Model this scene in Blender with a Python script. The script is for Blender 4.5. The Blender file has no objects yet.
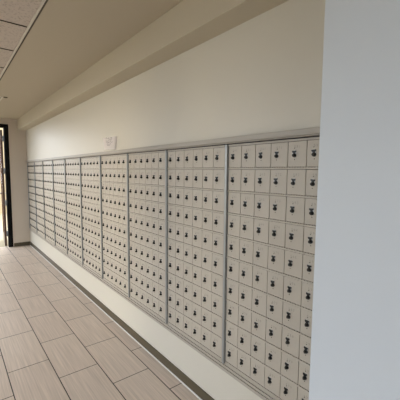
import bpy, bmesh, math, random
from mathutils import Vector, Matrix
random.seed(7)
C = bpy.context.scene.collection
S = 0.685            # one mailbox unit is 0.685 m wide
EYE = 2.38           # eye height in unit widths


def X(v): return v * S
def Z(v): return (v + EYE) * S


# ------------------------------------------------------------------ materials
def mat(name, col, rough=0.5, metal=0.0, bump=None, var=None, spec=0.5):
    m = bpy.data.materials.new(name); m.use_nodes = True
    nt = m.node_tree; b = nt.nodes['Principled BSDF']
    b.inputs['Base Color'].default_value = (*col, 1)
    b.inputs['Roughness'].default_value = rough
    b.inputs['Metallic'].default_value = metal
    b.inputs['Specular IOR Level'].default_value = spec
    tc = nt.nodes.new('ShaderNodeTexCoord')
    if var:                                   # (scale, amount)
        n = nt.nodes.new('ShaderNodeTexNoise'); n.inputs['Scale'].default_value = var[0]
        n.inputs['Detail'].default_value = 4
        nt.links.new(tc.outputs['Object'], n.inputs['Vector'])
        mx = nt.nodes.new('ShaderNodeMix'); mx.data_type = 'RGBA'
        k = var[1]
        mx.inputs['A'].default_value = (*[c * (1 - k) for c in col], 1)
        mx.inputs['B'].default_value = (*[min(1, c * (1 + k)) for c in col], 1)
        nt.links.new(n.outputs['Fac'], mx.inputs['Factor'])
        nt.links.new(mx.outputs['Result'], b.inputs['Base Color'])
    if bump:                                  # (scale, strength)
        n = nt.nodes.new('ShaderNodeTexNoise'); n.inputs['Scale'].default_value = bump[0]
        nt.links.new(tc.outputs['Object'], n.inputs['Vector'])
        bp = nt.nodes.new('ShaderNodeBump'); bp.inputs['Strength'].default_value = bump[1]
        bp.inputs['Distance'].default_value = 0.002
        nt.links.new(n.outputs['Fac'], bp.inputs['Height'])
        nt.links.new(bp.outputs['Normal'], b.inputs['Normal'])
    return m


M = {}
M['wall'] = mat('cream_wall_paint', (.605, .57, .49), .42, bump=(90, .12), var=(1.2, .02))
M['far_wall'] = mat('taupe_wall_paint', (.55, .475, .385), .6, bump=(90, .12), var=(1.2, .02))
M['return_wall'] = mat('cool_daylight_wall_tint', (.56, .598, .635), .5, bump=(90, .12), var=(2.0, .015))  # wall paint with the cool daylight tint put into its colour
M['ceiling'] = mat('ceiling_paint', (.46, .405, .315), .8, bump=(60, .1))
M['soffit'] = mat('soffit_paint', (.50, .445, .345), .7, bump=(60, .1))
M['base'] = mat('olive_vinyl_base', (.085, .066, .036), .45)
M['edge'] = mat('pale_edge_strip', (.95, .96, .92), .3)
M['box'] = mat('grey_beige_enamel', (.462, .415, .345), .42, bump=(500, .05), var=(14, .02), spec=.45)
M['frame'] = mat('frame_enamel', (.39, .35, .295), .40)
M['fascia'] = mat('fascia_enamel', (.37, .335, .285), .42)
M['gap'] = mat('dark_cabinet_inside', (.035, .03, .032), .7)
M['alu'] = mat('blue_grey_aluminium', (.31, .32, .315), .38, .5)
M['black'] = mat('black_lock_metal', (.011, .012, .012), .35, .3)
M['grey'] = mat('rivet_grey', (.06, .055, .05), .5, .3)
M['chrome'] = mat('worn_chrome', (.55, .55, .53), .35, .9)
M['steel'] = mat('brushed_steel', (.30, .30, .29), .45, .6)
M['engrave'] = mat('engraved_number', (.30, .27, .235), .5)
M['blackframe'] = mat('black_door_frame', (.003, .003, .003), .6, spec=.12)
M['wood'] = mat('brown_wood', (.10, .045, .02), .45, var=(6, .25))
M['darkrail'] = mat('dark_metal_rail', (.09, .075, .06), .4, .4)
M['hinge'] = mat('grey_hinge', (.22, .22, .22), .45, .4)
M['paper'] = mat('white_paper', (.90, .86, .85), .8)
M['ink'] = mat('grey_ink', (.07, .06, .08), .8)
M['tee'] = mat('white_ceiling_tee', (.62, .58, .52), .4)
M['dark'] = mat('dark_joint_and_shadow', (.06, .045, .03), .7)  # tile joints, and shade of the gaps painted as dark strips
M['concrete'] = mat('pale_outdoor_concrete', (.36, .30, .20), .8, var=(3, .08))
M['render'] = mat('cream_outdoor_render', (.36, .28, .165), .8, var=(2, .05))
M['blocker'] = mat('sun_blocker_grey', (.34, .40, .47), .8, var=(2, .05))
M['winframe'] = mat('window_frame_grey', (.25, .25, .25), .4, .3)


def glass_mat():
    m = bpy.data.materials.new('clear_pane'); m.use_nodes = True
    nt = m.node_tree; nt.nodes.clear()
    o = nt.nodes.new('ShaderNodeOutputMaterial'); mx = nt.nodes.new('ShaderNodeMixShader')
    t = nt.nodes.new('ShaderNodeBsdfTransparent'); g = nt.nodes.new('ShaderNodeBsdfGlossy')
    g.inputs['Roughness'].default_value = .02; mx.inputs[0].default_value = .08
    nt.links.new(t.outputs[0], mx.inputs[1]); nt.links.new(g.outputs[0], mx.inputs[2])
    nt.links.new(mx.outputs[0], o.inputs['Surface'])
    return m


M['glass'] = glass_mat()


def floor_mat():
    m = bpy.data.materials.new('striated_porcelain_tile'); m.use_nodes = True
    nt = m.node_tree; b = nt.nodes['Principled BSDF']; L = nt.links.new
    tc = nt.nodes.new('ShaderNodeTexCoord')
    sep = nt.nodes.new('ShaderNodeSeparateXYZ'); L(tc.outputs['Object'], sep.inputs[0])
    W = .935 * S; H = .452 * S

    def add(sock, v):
        n = nt.nodes.new('ShaderNodeMath'); n.operation = 'ADD'; n.inputs[1].default_value = v
        L(sock, n.inputs[0]); return n.outputs[0]
    u = add(sep.outputs['Y'], (4.612 + .935 * 20.5) * S)     # object origin at world origin
    v = add(sep.outputs['X'], .187 * S + H * 20)
    cmb = nt.nodes.new('ShaderNodeCombineXYZ'); L(u, cmb.inputs[0]); L(v, cmb.inputs[1])
    br = nt.nodes.new('ShaderNodeTexBrick'); L(cmb.outputs[0], br.inputs['Vector'])
    br.offset = .5; br.offset_frequency = 2; br.squash = 1
    br.inputs['Scale'].default_value = 1
    br.inputs['Brick Width'].default_value = W; br.inputs['Row Height'].default_value = H
    br.inputs['Mortar Size'].default_value = .0038; br.inputs['Mortar Smooth'].default_value = .1
    br.inputs['Bias'].default_value = 0
    br.inputs['Color1'].default_value = (.61, .505, .42, 1)
    br.inputs['Color2'].default_value = (.65, .545, .455, 1)
    br.inputs['Mortar'].default_value = (.03, .02, .015, 1)
    mp = nt.nodes.new('ShaderNodeMapping'); mp.inputs['Scale'].default_value = (95, 2.2, 1)
    L(tc.outputs['Object'], mp.inputs['Vector'])
    no = nt.nodes.new('ShaderNodeTexNoise'); no.inputs['Scale'].default_value = 1; no.inputs['Detail'].default_value = 3
    L(mp.outputs[0], no.inputs['Vector'])
    rp = nt.nodes.new('ShaderNodeMapRange'); rp.inputs['From Min'].default_value = .3; rp.inputs['From Max'].default_value = .7
    rp.inputs['To Min'].default_value = .84; rp.inputs['To Max'].default_value = 1.1
    L(no.outputs['Fac'], rp.inputs['Value'])
    mx = nt.nodes.new('ShaderNodeMix'); mx.data_type = 'RGBA'; mx.blend_type = 'MULTIPLY'; mx.inputs['Factor'].default_value = 1
    L(br.outputs['Color'], mx.inputs['A']); L(rp.outputs[0], mx.inputs['B']); L(mx.outputs['Result'], b.inputs['Base Color'])
    b.inputs['Roughness'].default_value = .42
    bp = nt.nodes.new('ShaderNodeBump'); bp.inputs['Distance'].default_value = .0015; bp.inputs['Strength'].default_value = .5; bp.invert = True
    L(br.outputs['Fac'], bp.inputs['Height']); L(bp.outputs['Normal'], b.inputs['Normal'])
    return m


def tile_mat():                       # mineral-fibre ceiling tile: fine fissures
    m = mat('mineral_fibre_tile', (.50, .435, .385), .9)
    nt = m.node_tree; b = nt.nodes['Principled BSDF']; L = nt.links.new
    tc = nt.nodes.new('ShaderNodeTexCoord'); n = nt.nodes.new('ShaderNodeTexNoise')
    n.inputs['Scale'].default_value = 70; n.inputs['Detail'].default_value = 6
    L(tc.outputs['Object'], n.inputs['Vector'])
    cr = nt.nodes.new('ShaderNodeValToRGB'); cr.color_ramp.elements[0].position = .36; cr.color_ramp.elements[1].position = .46
    cr.color_ramp.elements[0].color = (.38, .33, .29, 1); cr.color_ramp.elements[1].color = (.52, .455, .405, 1)
    L(n.outputs['Fac'], cr.inputs[0]); L(cr.outputs[0], b.inputs['Base Color'])
    return m


M['floor'] = floor_mat(); M['tile'] = tile_mat()


# ------------------------------------------------------------------ mesh helpers
def box(bm, x0, x1, y0, y1, z0, z1, mi=0, bev=0.0):
    b2 = bmesh.new()
    bmesh.ops.create_cube(b2, size=1)
    for v in b2.verts:
        v.co = Vector(((x0 + x1) / 2 + v.co.x * (x1 - x0), (y0 + y1) / 2 + v.co.y * (y1 - y0), (z0 + z1) / 2 + v.co.z * (z1 - z0)))
    if bev: bmesh.ops.bevel(b2, geom=b2.edges[:], offset=bev, segments=2, affect='EDGES', profile=.6)
    merge(bm, b2, mi)


def merge(bm, b2, mi=0, mtx=None):
    if mtx: bmesh.ops.transform(b2, matrix=mtx, verts=b2.verts)
    vm = {v: bm.verts.new(v.co) for v in b2.verts}
    for f in b2.faces:
        nf = bm.faces.new([vm[v] for v in f.verts]); nf.material_index = mi; nf.smooth = f.smooth
    b2.free()


def cyl(bm, p0, p1, r0, r1=None, seg=16, mi=0, smooth=True):
    r1 = r0 if r1 is None else r1
    p0, p1 = Vector(p0), Vector(p1); d = p1 - p0
    b2 = bmesh.new()
    bmesh.ops.create_cone(b2, cap_ends=True, segments=seg, radius1=r0, radius2=r1, depth=d.length)
    for f in b2.faces: f.smooth = smooth and len(f.verts) == 4
    q = d.to_track_quat('Z', 'Y').to_matrix().to_4x4()
    merge(bm, b2, mi, Matrix.Translation((p0 + p1) / 2) @ q)


def mesh(name, bm, mats):
    bmesh.ops.recalc_face_normals(bm, faces=bm.faces[:])
    me = bpy.data.meshes.new(name); bm.to_mesh(me); bm.free()
    for m in (mats if isinstance(mats, (list, tuple)) else [mats]): me.materials.append(m)
    return me


def link(name, me, parent=None, loc=(0, 0, 0)):
    o = bpy.data.objects.new(name, me); C.objects.link(o); o.location = loc
    if parent: o.parent = parent
    return o


def obj(name, bm, mats, parent=None, loc=(0, 0, 0)):
    return link(name, mesh(name, bm, mats), parent, loc)


def tag(o, label, cat, group=None):
    o['label'] = label; o['category'] = cat
    if group: o['group'] = group
    return o


def struct(name, bm, mats, label=None, cat=None):
    o = obj(name, bm, mats); o['kind'] = 'structure'
    if label: o['label'] = label
    if cat: o['category'] = cat
    return o


# digits of the engraved box numbers, as plain mesh data
DIGIT = {}
for ch in '0123456789':
    cu = bpy.data.curves.new('n', 'FONT'); cu.body = ch; cu.size = .0195; cu.extrude = .0001; cu.align_x = 'CENTER'; cu.resolution_u = 2
    t = bpy.data.objects.new('t', cu); C.objects.link(t)
    me = bpy.data.meshes.new_from_object(t.evaluated_get(bpy.context.evaluated_depsgraph_get()))
    DIGIT[ch] = ([tuple(v.co) for v in me.vertices], [tuple(p.vertices) for p in me.polygons])
    bpy.data.objects.remove(t); bpy.data.curves.remove(cu); bpy.data.meshes.remove(me)

# ------------------------------------------------------------------ room shell
YF = .09 * S                  # far wall plane
YB = -14.2 * S                # back wall plane, behind the camera
XL = -4.6 * S                 # left wall plane
ZC = Z(1.552)                 # ceiling
UB, UT = Z(-1.89), Z(.31)     # mailbox opening
Y0, Y9 = .04 * S, -10.02 * S  # mailbox run

bm = bmesh.new(); box(bm, XL - .2, .2, YB - .2, YF + .12, -.12, 0)
struct('floor', bm, M['floor'], 'beige striated rectangular floor tiles laid in running bond', 'floor')

bm = bmesh.new()
box(bm, 0, .15, YB, YF, Z(.30), ZC + .1)
box(bm, 0, .15, YB, YF, 0, Z(-1.86))
box(bm, 0, .15, YB, Y9, Z(-1.86), Z(.30))
struct('wall_right', bm, M['wall'], 'cream wall that the mailboxes are set into', 'wall')

# the near return: a thicker piece of wall that juts out at the near end of the run
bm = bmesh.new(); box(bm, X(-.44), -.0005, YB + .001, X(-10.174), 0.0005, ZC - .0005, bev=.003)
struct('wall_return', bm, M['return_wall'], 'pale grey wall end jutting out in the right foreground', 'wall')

# far wall with a tall door opening
DX0, DX1, DT = X(-2.15), X(-.472), Z(1.385)
bm = bmesh.new()
box(bm, DX1, .15, YF, YF + .12, 0, ZC + .1)
box(bm, DX0, DX1, YF, YF + .12, DT, ZC + .1)
box(bm, XL - .15, DX0, YF, YF + .12, 0, ZC + .1)
struct('wall_far', bm, M['far_wall'], 'taupe end wall with the black framed doorway', 'wall')

# left wall with large windows (outside the picture, they light the room)
WIN = [(-7.8, -1.75, -2.3, 1.24), (-9.9, -8.5, -1.4, 1.3), (-13.0, -10.8, -1.4, 1.35)]


def wall_with_openings(name, axis, plane, lo, hi, wins, m, label):
    bm = bmesh.new(); cur = lo
    def put(a0, a1, z0, z1):
        if axis == 'x': box(bm, plane - .15, plane, a0, a1, z0, z1)
        else: box(bm, a0, a1, plane - .15, plane, z0, z1)
    for a0, a1, z0, z1 in sorted(wins):
        put(cur, a0, 0, ZC + .1); put(a0, a1, 0, z0); put(a0, a1, z1, ZC + .1); cur = a1
    put(cur, hi, 0, ZC + .1)
    struct(name, bm, m, label, 'wall')


def window(n, axis, plane, a0, a1, z0, z1, mull):
    bm = bmesh.new(); w = .05
    def put(b, p0, p1, q0, q1, d=.06):
        if axis == 'x': box(b, plane - .10 - d / 2, plane - .10 + d / 2, p0, p1, q0, q1)
        else: box(b, p0, p1, plane - .10 - d / 2, plane - .10 + d / 2, q0, q1)
    put(bm, a0, a1, z0, z0 + w); put(bm, a0, a1, z1 - w, z1); put(bm, a0, a0 + w, z0 + w, z1 - w); put(bm, a1 - w, a1, z0 + w, z1 - w)
    for k in range(1, mull):
        c = a0 + (a1 - a0) * k / mull; put(bm, c - .02, c + .02, z0 + w, z1 - w)
    o = struct('window_%d' % n, bm, M['winframe'], None, 'window')
    g = bmesh.new(); put(g, a0 + w, a1 - w, z0 + w, z1 - w, .006)
    obj('window_pane', g, M['glass'], o)
    # daylight portal filling the opening
    ld = bpy.data.lights.new('daylight', 'AREA'); ld.shape = 'RECTANGLE'
    ld.cycles.is_portal = True
    ld.size = a1 - a0; ld.size_y = z1 - z0
    lo = bpy.data.objects.new('daylight_portal', ld); C.objects.link(lo)
    if axis == 'x':
        lo.location = (plane - .16, (a0 + a1) / 2, (z0 + z1) / 2); lo.rotation_euler = (math.pi / 2, 0, -math.pi / 2)
    else:
        lo.location = ((a0 + a1) / 2, plane - .16, (z0 + z1) / 2); lo.rotation_euler = (math.pi / 2, 0, math.pi)


wl = [(a * S, b * S, Z(c), Z(d)) for a, b, c, d in WIN]
wall_with_openings('wall_left', 'x', XL, YB - .15, YF, wl, M['wall'], 'cream window wall opposite the mailboxes')
for i, w in enumerate(wl): window(i + 1, 'x', XL, *w, 3)
wb = [(X(-4.0), X(-1.0), Z(-1.6), Z(1.35))]
wall_with_openings('wall_back', 'y', YB, XL, .15, wb, M['wall'], 'cream wall behind the viewer with a window')
window(4, 'y', YB, *wb[0], 3)

# ceiling: painted board beside the mailboxes, lay-in tile field to the left
TX = X(-1.19); TY1 = X(-1.0)
bm = bmesh.new()
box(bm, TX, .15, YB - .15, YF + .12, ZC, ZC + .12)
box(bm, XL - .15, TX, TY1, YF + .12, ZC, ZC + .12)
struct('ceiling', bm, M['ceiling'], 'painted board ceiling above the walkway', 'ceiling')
bm = bmesh.new(); box(bm, XL - .15, TX, YB - .15, TY1, ZC + .012, ZC + .12)
struct('ceiling_tiles', bm, M['tile'], 'lay-in mineral ceiling tiles in the upper left', 'ceiling')
bm = bmesh.new(); td = .89 * S
box(bm, TX - .020, TX - .008, YB, TY1 - .01, ZC - .002, ZC + .0118)
k = 1
while TX - k * td > XL + .05:
    xx = TX - k * td; box(bm, xx - .012, xx + .012, YB, TY1 - .01, ZC + .004, ZC + .0118); k += 1
struct('trim_1', bm, M['tee'], 'pale metal edge tee along the ceiling tiles', 'trim')
bm = bmesh.new(); yy = -6.2 * S
ys = [yy + td * j for j in range(-9, 6)]
for y in ys:
    if YB < y < TY1 - .02: box(bm, XL + .01, TX - .022, y - .003, y + .003, ZC + .006, ZC + .0118)
struct('trim_2', bm, M['dark'], 'thin dark joints between the ceiling tiles', 'trim')
bm = bmesh.new(); box(bm, TX - .008, TX + .003, YB, TY1 - .01, ZC - .003, ZC + .0119)  # dark strip painted in as the shadow gap next to the tee
struct('trim_3', bm, M['dark'], 'dark strip painted as the shadow gap beside the ceiling tile edge', 'trim')

# soffit over the mailboxes
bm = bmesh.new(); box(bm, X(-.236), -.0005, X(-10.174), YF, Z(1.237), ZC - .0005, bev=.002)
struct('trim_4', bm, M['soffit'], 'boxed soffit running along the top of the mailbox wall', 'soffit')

# floor trims
bm = bmesh.new(); box(bm, -.008, -.0003, X(-10.174) + .001, YF - .001, .0005, .077, bev=.002)
struct('baseboard_right', bm, M['base'], 'dark olive vinyl baseboard under the mailboxes', 'baseboard')
bm = bmesh.new(); box(bm, DX1 + .012, -.009, YF - .008, YF - .0003, .0005, .077, bev=.002)
struct('baseboard_far', bm, M['base'], 'dark olive vinyl baseboard on the end wall', 'baseboard')
bm = bmesh.new(); box(bm, -.018, -.0085, X(-10.174) + .001, YF - .012, .0003, .006, bev=.001)
struct('trim_5', bm, M['edge'], 'thin pale bead where the floor tiles meet the baseboard', 'trim')

# ceiling access panel near the door
pt = bpy.data.objects.new('ceiling_access_panel', None); C.objects.link(pt)
px1, px0, py0, py1 = X(-.975), X(-1.86), X(-3.15), X(-2.27)
pt.location = ((px0 + px1) / 2, (py0 + py1) / 2, ZC)
hx, hy = (px1 - px0) / 2, (py1 - py0) / 2
bm = bmesh.new(); box(bm, -hx + .02, hx - .02, -hy + .02, hy - .02, -.006, -.0005, bev=.001)
obj('panel', bm, M['ceiling'], pt)
bm = bmesh.new()
for s in (-1, 1):
    box(bm, s * hx - .016 if s > 0 else -hx, hx if s > 0 else -hx + .016, -hy, hy, -.009, -.0005, bev=.001)
    box(bm, -hx + .016, hx - .016, (hy - .016) if s > 0 else -hy, hy if s > 0 else -hy + .016, -.009, -.0005, bev=.001)
obj('panel_frame', bm, M['tee'], pt)
bm = bmesh.new(); box(bm, hx + .002, hx + .05, -hy - .012, -hy + .004, -.012, -.0005, bev=.001)  # dark piece standing in for the shadow gap at the panel corner
obj('shadow_gap', bm, M['dark'], pt)
tag(pt, 'square flush access panel in the ceiling near the doorway', 'access panel')

# ------------------------------------------------------------------ far door
fr = bpy.data.objects.new('door_1', None); C.objects.link(fr); fr.location = ((DX0 + DX1) / 2, YF, 0)
fr['kind'] = 'structure'; fr['category'] = 'door'; fr['label'] = 'tall black framed doorway standing open at the far end'
cx = fr.location.x
bm = bmesh.new(); fw = .080; dd0, dd1 = -.006, .115
e0, e1 = DX0 - cx + .001, DX1 - cx - .001
box(bm, e1 - fw, e1, dd0, dd1, .001, DT - .001, bev=.002)
box(bm, e0, e0 + fw, dd0, dd1, .001, DT - .001, bev=.002)
box(bm, e0 + fw, e1 - fw, dd0, dd1, DT - .001 - .07, DT - .001, bev=.002)
obj('door_frame', bm, M['blackframe'], fr)
# leaf swung 90 degrees away from the room, hinged on the right jamb
hxp = e1 - fw - .016; LT = .040; LW = .84; LH = DT - .11; ang = 0.0
bm = bmesh.new(); y0 = .125
box(bm, hxp - LT, hxp, y0, y0 + .06, .012, LH, bev=.002)
box(bm, hxp - LT, hxp, y0 + LW - .06, y0 + LW, .012, LH, bev=.002)
box(bm, hxp - LT, hxp, y0 + .06, y0 + LW - .06, LH - .16, LH, bev=.002)
leaf = obj('door_leaf', bm, M['wood'], fr)
bm = bmesh.new(); box(bm, hxp - LT, hxp, y0 + .06, y0 + LW - .06, .012, .2, bev=.002)
obj('bottom_rail', bm, M['darkrail'], leaf)
bm = bmesh.new(); box(bm, hxp - LT / 2 - .004, hxp - LT / 2 + .004, y0 + .062, y0 + LW - .062, .202, LH - .162)
obj('door_pane', bm, M['glass'], leaf)
bm = bmesh.new(); hz = Z(-.777); hy_ = y0 + LW - .03
cyl(bm, (hxp - LT, hy_, hz), (hxp - LT - .012, hy_, hz), .024)
cyl(bm, (hxp - LT - .012, hy_, hz), (hxp - LT - .055, hy_, hz), .010)
cyl(bm, (hxp - LT - .050, hy_ + .01, hz), (hxp - LT - .050, hy_ - .15, hz), .014)
cyl(bm, (hxp, hy_, hz), (hxp + .012, hy_, hz), .024)
cyl(bm, (hxp + .012, hy_, hz), (hxp + .055, hy_, hz), .010)
cyl(bm, (hxp + .050, hy_ + .01, hz), (hxp + .050, hy_ - .15, hz), .014)
obj('lever_handle', bm, M['steel'], leaf)
for zz in (.96, -.02, -1.0, -1.965):
    bm = bmesh.new()
    box(bm, hxp - .008, e1 - fw - .0005, .085, .128, Z(zz) - .055, Z(zz) + .055, bev=.002)
    cyl(bm, (hxp + .012, .085, Z(zz) - .06), (hxp + .012, .085, Z(zz) + .06), .010)
    obj('hinge', bm, M['hinge'], fr)
hp = Vector((hxp, y0, 0))
leaf.matrix_local = Matrix.Translation(hp) @ Matrix.Rotation(math.radians(-4.6), 4, 'Z') @ Matrix.Translation(-hp)

# outdoors beyond the doorway and windows
bm = bmesh.new(); box(bm, -30, 12, YF + .12, 40, -.14, -.01); box(bm, -40, XL - .2, -30, YF + .12, -.14, -.01); box(bm, XL - .2, 12, -30, YB - .2, -.14, -.01)
struct('ground', bm, M['concrete'], 'sunlit pale paving outside the doorway', 'ground')
bm = bmesh.new(); box(bm, -1.6, 8, 6.2, 6.5, -.01, 4.2)
struct('wall_outdoor_1', bm, M['render'], 'cream wall outdoors beyond the doorway', 'wall')

bm = bmesh.new(); box(bm, -8.2, -7.8, -12, -6.3, -.01, 3.6)  # added wall, out of view, keeps the low sun off the near windows
struct('sun_blocker', bm, M['blocker'], 'unseen grey wall added outside the windows to block the sun', 'wall')

# ------------------------------------------------------------------ mailbox banks
W6, RH = .158 * S, .2034 * S
ZT = Z(.2375)                        # top of row 0
ZU = ZT - 10 * RH                    # bottom of row 9
DL = .030 * S                        # first column starts here (from the far edge of the unit)


def me_body():
    bm = bmesh.new(); box(bm, -.002, .30, X(-.998), X(-.005), UB + .005, UT - .006)
    return mesh('cabinet_body', bm, M['gap'])


def me_door():                       # origin at the door's top far corner, y runs towards -y
    bm = bmesh.new(); g = .0016
    box(bm, -.0085, -.0022, -W6 + g, -g, -RH + .0072, -.0072, bev=.0011)
    return mesh('mailbox_door', bm, M['box'])


def me_lock():                       # origin at the lock axis on the door face; -x is out of the wall
    bm = bmesh.new()
    box(bm, -.0014, 0, -.0108, .0108, -.002, .0168, mi=2, bev=.0005)           # backing plate
    b2 = bmesh.new()                                                         # flared cap above the neck
    prof = [(.0112, .0155), (.0105, .0095), (.0050, .0045), (.0050, -.003), (-.0050, -.003), (-.0050, .0045), (-.0105, .0095), (-.0112, .0155)]
    a = [b2.verts.new((-.0014, y, z)) for y, z in prof]; b = [b2.verts.new((-.0070, y * .93, z)) for y, z in prof]
    n = len(prof)
    b2.faces.new(a); b2.faces.new(b[::-1])
    for i in range(n): b2.faces.new((a[i], b[i], b[(i + 1) % n], a[(i + 1) % n]))
    merge(bm, b2, 0)
    cyl(bm, (0, 0, -.0070), (-.005, 0, -.0070), .0108, .0100, seg=20)
    cyl(bm, (-.005, 0, -.0070), (-.0125, 0, -.0070), .0082, .0072, seg=20)
    cyl(bm, (-.0125, 0, -.0070), (-.0140, 0, -.0070), .0072, .0050, seg=20, mi=1)
    box(bm, -.0165, -.0140, -.0015, .0015, -.0125, -.0015, mi=0, bev=.0005)
    for z in (.0285, -.0275):
        cyl(bm, (0, 0, z), (-.0012, 0, z), .0026, .0018, seg=10, mi=1)
    return mesh('lock', bm, [M['black'], M['grey'], M['chrome']])


def me_rail():                       # knuckled hinge rail between two rows, origin at its centre line
    bm = bmesh.new(); L = 6 * W6
    box(bm, -.0125, -.0020, -L, 0, -.0052, .0038, bev=.0014)
    n = 42; p = L / n
    for i in range(n):
        cyl(bm, (-.0095, -(i + .2) * p, .0042), (-.0095, -(i + .8) * p, .0042), .0026, seg=8)
    return mesh('hinge_rail', bm, M['box'])


def me_number(n):                    # text x -> world -y, text y -> world z
    vs, fs = [], []; st = str(n); adv = .0135
    for i, ch in enumerate(st):
        dv, df = DIGIT[ch]; off = (i - (len(st) - 1) / 2) * adv; b0 = len(vs)
        vs += [(-z, -(x + off), y) for x, y, z in dv]; fs += [tuple(b0 + k for k in f) for f in df]
    me = bpy.data.meshes.new('box_number'); me.from_pydata(vs, [], fs); me.materials.append(M['engrave'])
    return me


def me_side():                       # beige frame edge at the near side of the unit
    bm = bmesh.new(); box(bm, -.012, -.0022, X(-.9960), X(-.9790), ZU - .004, ZT + .004, bev=.001)
    return mesh('side_frame', bm, M['frame'])


def me_bar():                        # blue-grey aluminium cover bar over the seam
    bm = bmesh.new()
    box(bm, -.0240, -.0022, X(-.0285), X(-.0040), ZU - .012, ZT + .006, bev=.003)
    return mesh('seam_bar', bm, M['alu'])


def me_top():
    bm = bmesh.new(); box(bm, -.013, -.0022, X(-.978), X(-.030), ZT - .0055, ZT + .0055, bev=.0015)
    return mesh('top_frame', bm, M['frame'])


def me_bottom():
    bm = bmesh.new()
    box(bm, -.0100, -.0022, X(-1.0020), X(-.0030), ZU - .022, ZU + .0045, bev=.0012)
    box(bm, -.0150, -.0022, X(-1.0020), X(-.0030), ZU - .040, ZU - .0235, bev=.0015)
    box(bm, -.0200, -.0022, X(-1.0020), X(-.0030), ZU - .0625, ZU - .0420, bev=.0015)
    return mesh('bottom_frame', bm, M['frame'])


BODY, DOOR, LOCK, RAIL, SIDE, BAR, TOP, BOT = me_body(), me_door(), me_lock(), me_rail(), me_side(), me_bar(), me_top(), me_bottom()
ORD = ['far end bank, touching the taupe end wall', 'second bank out from the taupe end wall', 'third bank out from the taupe end wall',
       'fourth bank out from the taupe end wall', 'fifth bank out from the taupe end wall',
       'just left of the bank below the note', 'bank directly below the paper note on the wall',
       'third bank from the pale grey wall end', 'second bank from the pale grey wall end',
       'nearest bank, running behind the pale grey wall end']
for u in range(10):
    root = bpy.data.objects.new('mailbox_bank', None); C.objects.link(root); root.location = (.0085, X(-u), 0)
    tag(root, 'grey mailbox bank of sixty small doors, ' + ORD[u], 'mailboxes', 'mailbox banks set into the right wall')
    link('cabinet_body', BODY, root); link('side_frame', SIDE, root); link('seam_bar', BAR, root)
    link('top_frame', TOP, root); link('bottom_frame', BOT, root)
    for r in range(1, 10):
        link('hinge_rail', RAIL, root, (0, -DL, ZT - r * RH))
    for c in range(6):
        for r in range(10):
            d = link('mailbox_door', DOOR, root, (random.uniform(-.0006, 0), -DL - c * W6, ZT - r * RH))
            k = link('lock', LOCK, d, (-.0085, -.057 * S, -.0995 * S)); k.rotation_euler.x = random.uniform(-.09, .09)
            num = 60 * u + 10 * c + r + 1
            link('box_number', me_number(num), d, (-.0087, -W6 / 2, -.0572 * S))

# continuous fascia above the banks
bm = bmesh.new()
box(bm, -.030, -.0005, Y9, YF - .001, Z(.2640), Z(.3060), bev=.002)
box(bm, -.022, -.0005, Y9, YF - .001, Z(.2540), Z(.2630), bev=.002)
struct('trim_6', bm, M['fascia'], 'grey metal fascia running along the top of the mailboxes', 'trim')

# ------------------------------------------------------------------ paper note above the fascia
bm = bmesh.new(); nu, nv = 14, 8
A, Bp = Vector((-.085, X(-6.45), 0)), Vector((-.012, X(-6.665), 0))
zb = Z(.306) + .012
grid = []
for i in range(nu + 1):
    t = i / nu; row = []
    for j in range(nv + 1):
        s = j / nv
        spread = 1 + .22 * (s - .5)
        p = A.lerp(Bp, (t - .5) * spread + .5)
        curl = -.022 * max(0, (t - .8) / .2) ** 2
        nrm = Vector((-.62, -.78, 0))
        p = p + nrm * (.006 * math.sin(t * math.pi) - curl * -1 * (.4 + .6 * s))
        row.append(bm.verts.new((p.x, p.y, zb + .118 * s + .012 * t * s)))
    grid.append(row)
for i in range(nu):
    for j in range(nv):
        bm.faces.new((grid[i][j], grid[i + 1][j], grid[i + 1][j + 1], grid[i][j + 1]))
bmesh.ops.solidify(bm, geom=bm.faces[:], thickness=.0006)
note = obj('paper_note', bm, M['paper'])
tag(note, 'small curled white paper note propped on the fascia against the wall', 'paper')
bm = bmesh.new()


def stroke(t0, t1, s, h=.0035):
    d = (Bp - A)
    a = A + d * t0; b = A + d * t1; n = Vector((-.62, -.78, 0))
    q = []
    for p, t in ((a, t0), (b, t1)):
        o = p + n * (.006 * math.sin(t * math.pi) + .0022)
        q.append((o.x, o.y))
    z = zb + .125 * s
    vs = [bm.verts.new((q[0][0], q[0][1], z)), bm.verts.new((q[1][0], q[1][1], z + .002)), bm.verts.new((q[1][0], q[1][1], z + h + .002)), bm.verts.new((q[0][0], q[0][1], z + h))]
    bm.faces.new(vs)


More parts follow.
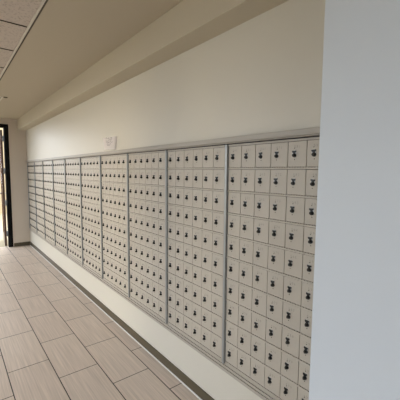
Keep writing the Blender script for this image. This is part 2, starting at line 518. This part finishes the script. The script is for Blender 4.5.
for s, segs in ((.90, [(.18, .48), (.52, .72)]), (.80, [(.42, .70)]), (.66, [(.2, .34), (.37, .62)]), (.56, [(.24, .5), (.54, .72)]), (.42, [(.26, .42), (.46, .6)]), (.32, [(.3, .52)])):
    for t0, t1 in segs:
        n = 5
        for k in range(n):
            a = t0 + (t1 - t0) * k / n; stroke(a, a + (t1 - t0) / n * .75, s + random.uniform(-.01, .01))
obj('handwriting', bm, M['ink'], note)

# ------------------------------------------------------------------ light
w = bpy.data.worlds.new('sky'); bpy.context.scene.world = w; w.use_nodes = True
bg = w.node_tree.nodes['Background']
bg.inputs['Color'].default_value = (.86, .925, 1.0, 1); bg.inputs['Strength'].default_value = 5.3

sd = bpy.data.lights.new('low_sun', 'SUN'); sd.energy = 1.05; sd.angle = math.radians(15); sd.color = (1, .84, .56)
so = bpy.data.objects.new('low_sun', sd); C.objects.link(so)
dv = Vector((1, .10, -.05)).normalized()
so.rotation_euler = dv.to_track_quat('-Z', 'Y').to_euler()

# ------------------------------------------------------------------ camera
f, yaw, pit, rol = 314.651, -0.675993, -0.0884927, 0.00894856
cy, sy, cp, sp = math.cos(yaw), math.sin(yaw), math.cos(pit), math.sin(pit)
fwd = Vector((-sy * cp, cy * cp, sp)); rt = Vector((cy, sy, 0)); up = rt.cross(fwd)
cr, sr = math.cos(rol), math.sin(rol)
r2, u2 = cr * rt + sr * up, -sr * rt + cr * up
cam = bpy.data.cameras.new('camera'); cam.sensor_width = 36; cam.lens = 36 * f / 400; cam.clip_start = .02
co = bpy.data.objects.new('camera', cam); C.objects.link(co)
co.matrix_world = Matrix(((r2.x, u2.x, -fwd.x, X(-1.98252)), (r2.y, u2.y, -fwd.y, X(-11.09515)), (r2.z, u2.z, -fwd.z, EYE * S), (0, 0, 0, 1)))
sc = bpy.context.scene
sc.camera = co
sc.view_settings.view_transform = 'Standard'; sc.view_settings.look = 'None'
sc.view_settings.gamma = 1; sc.view_settings.use_curve_mapping = False
sc.view_settings.exposure = 0.0
sc.cycles.use_denoising = True
sc.cycles.max_bounces = 10; sc.cycles.diffuse_bounces = 6
sc.cycles.sample_clamp_indirect = 8
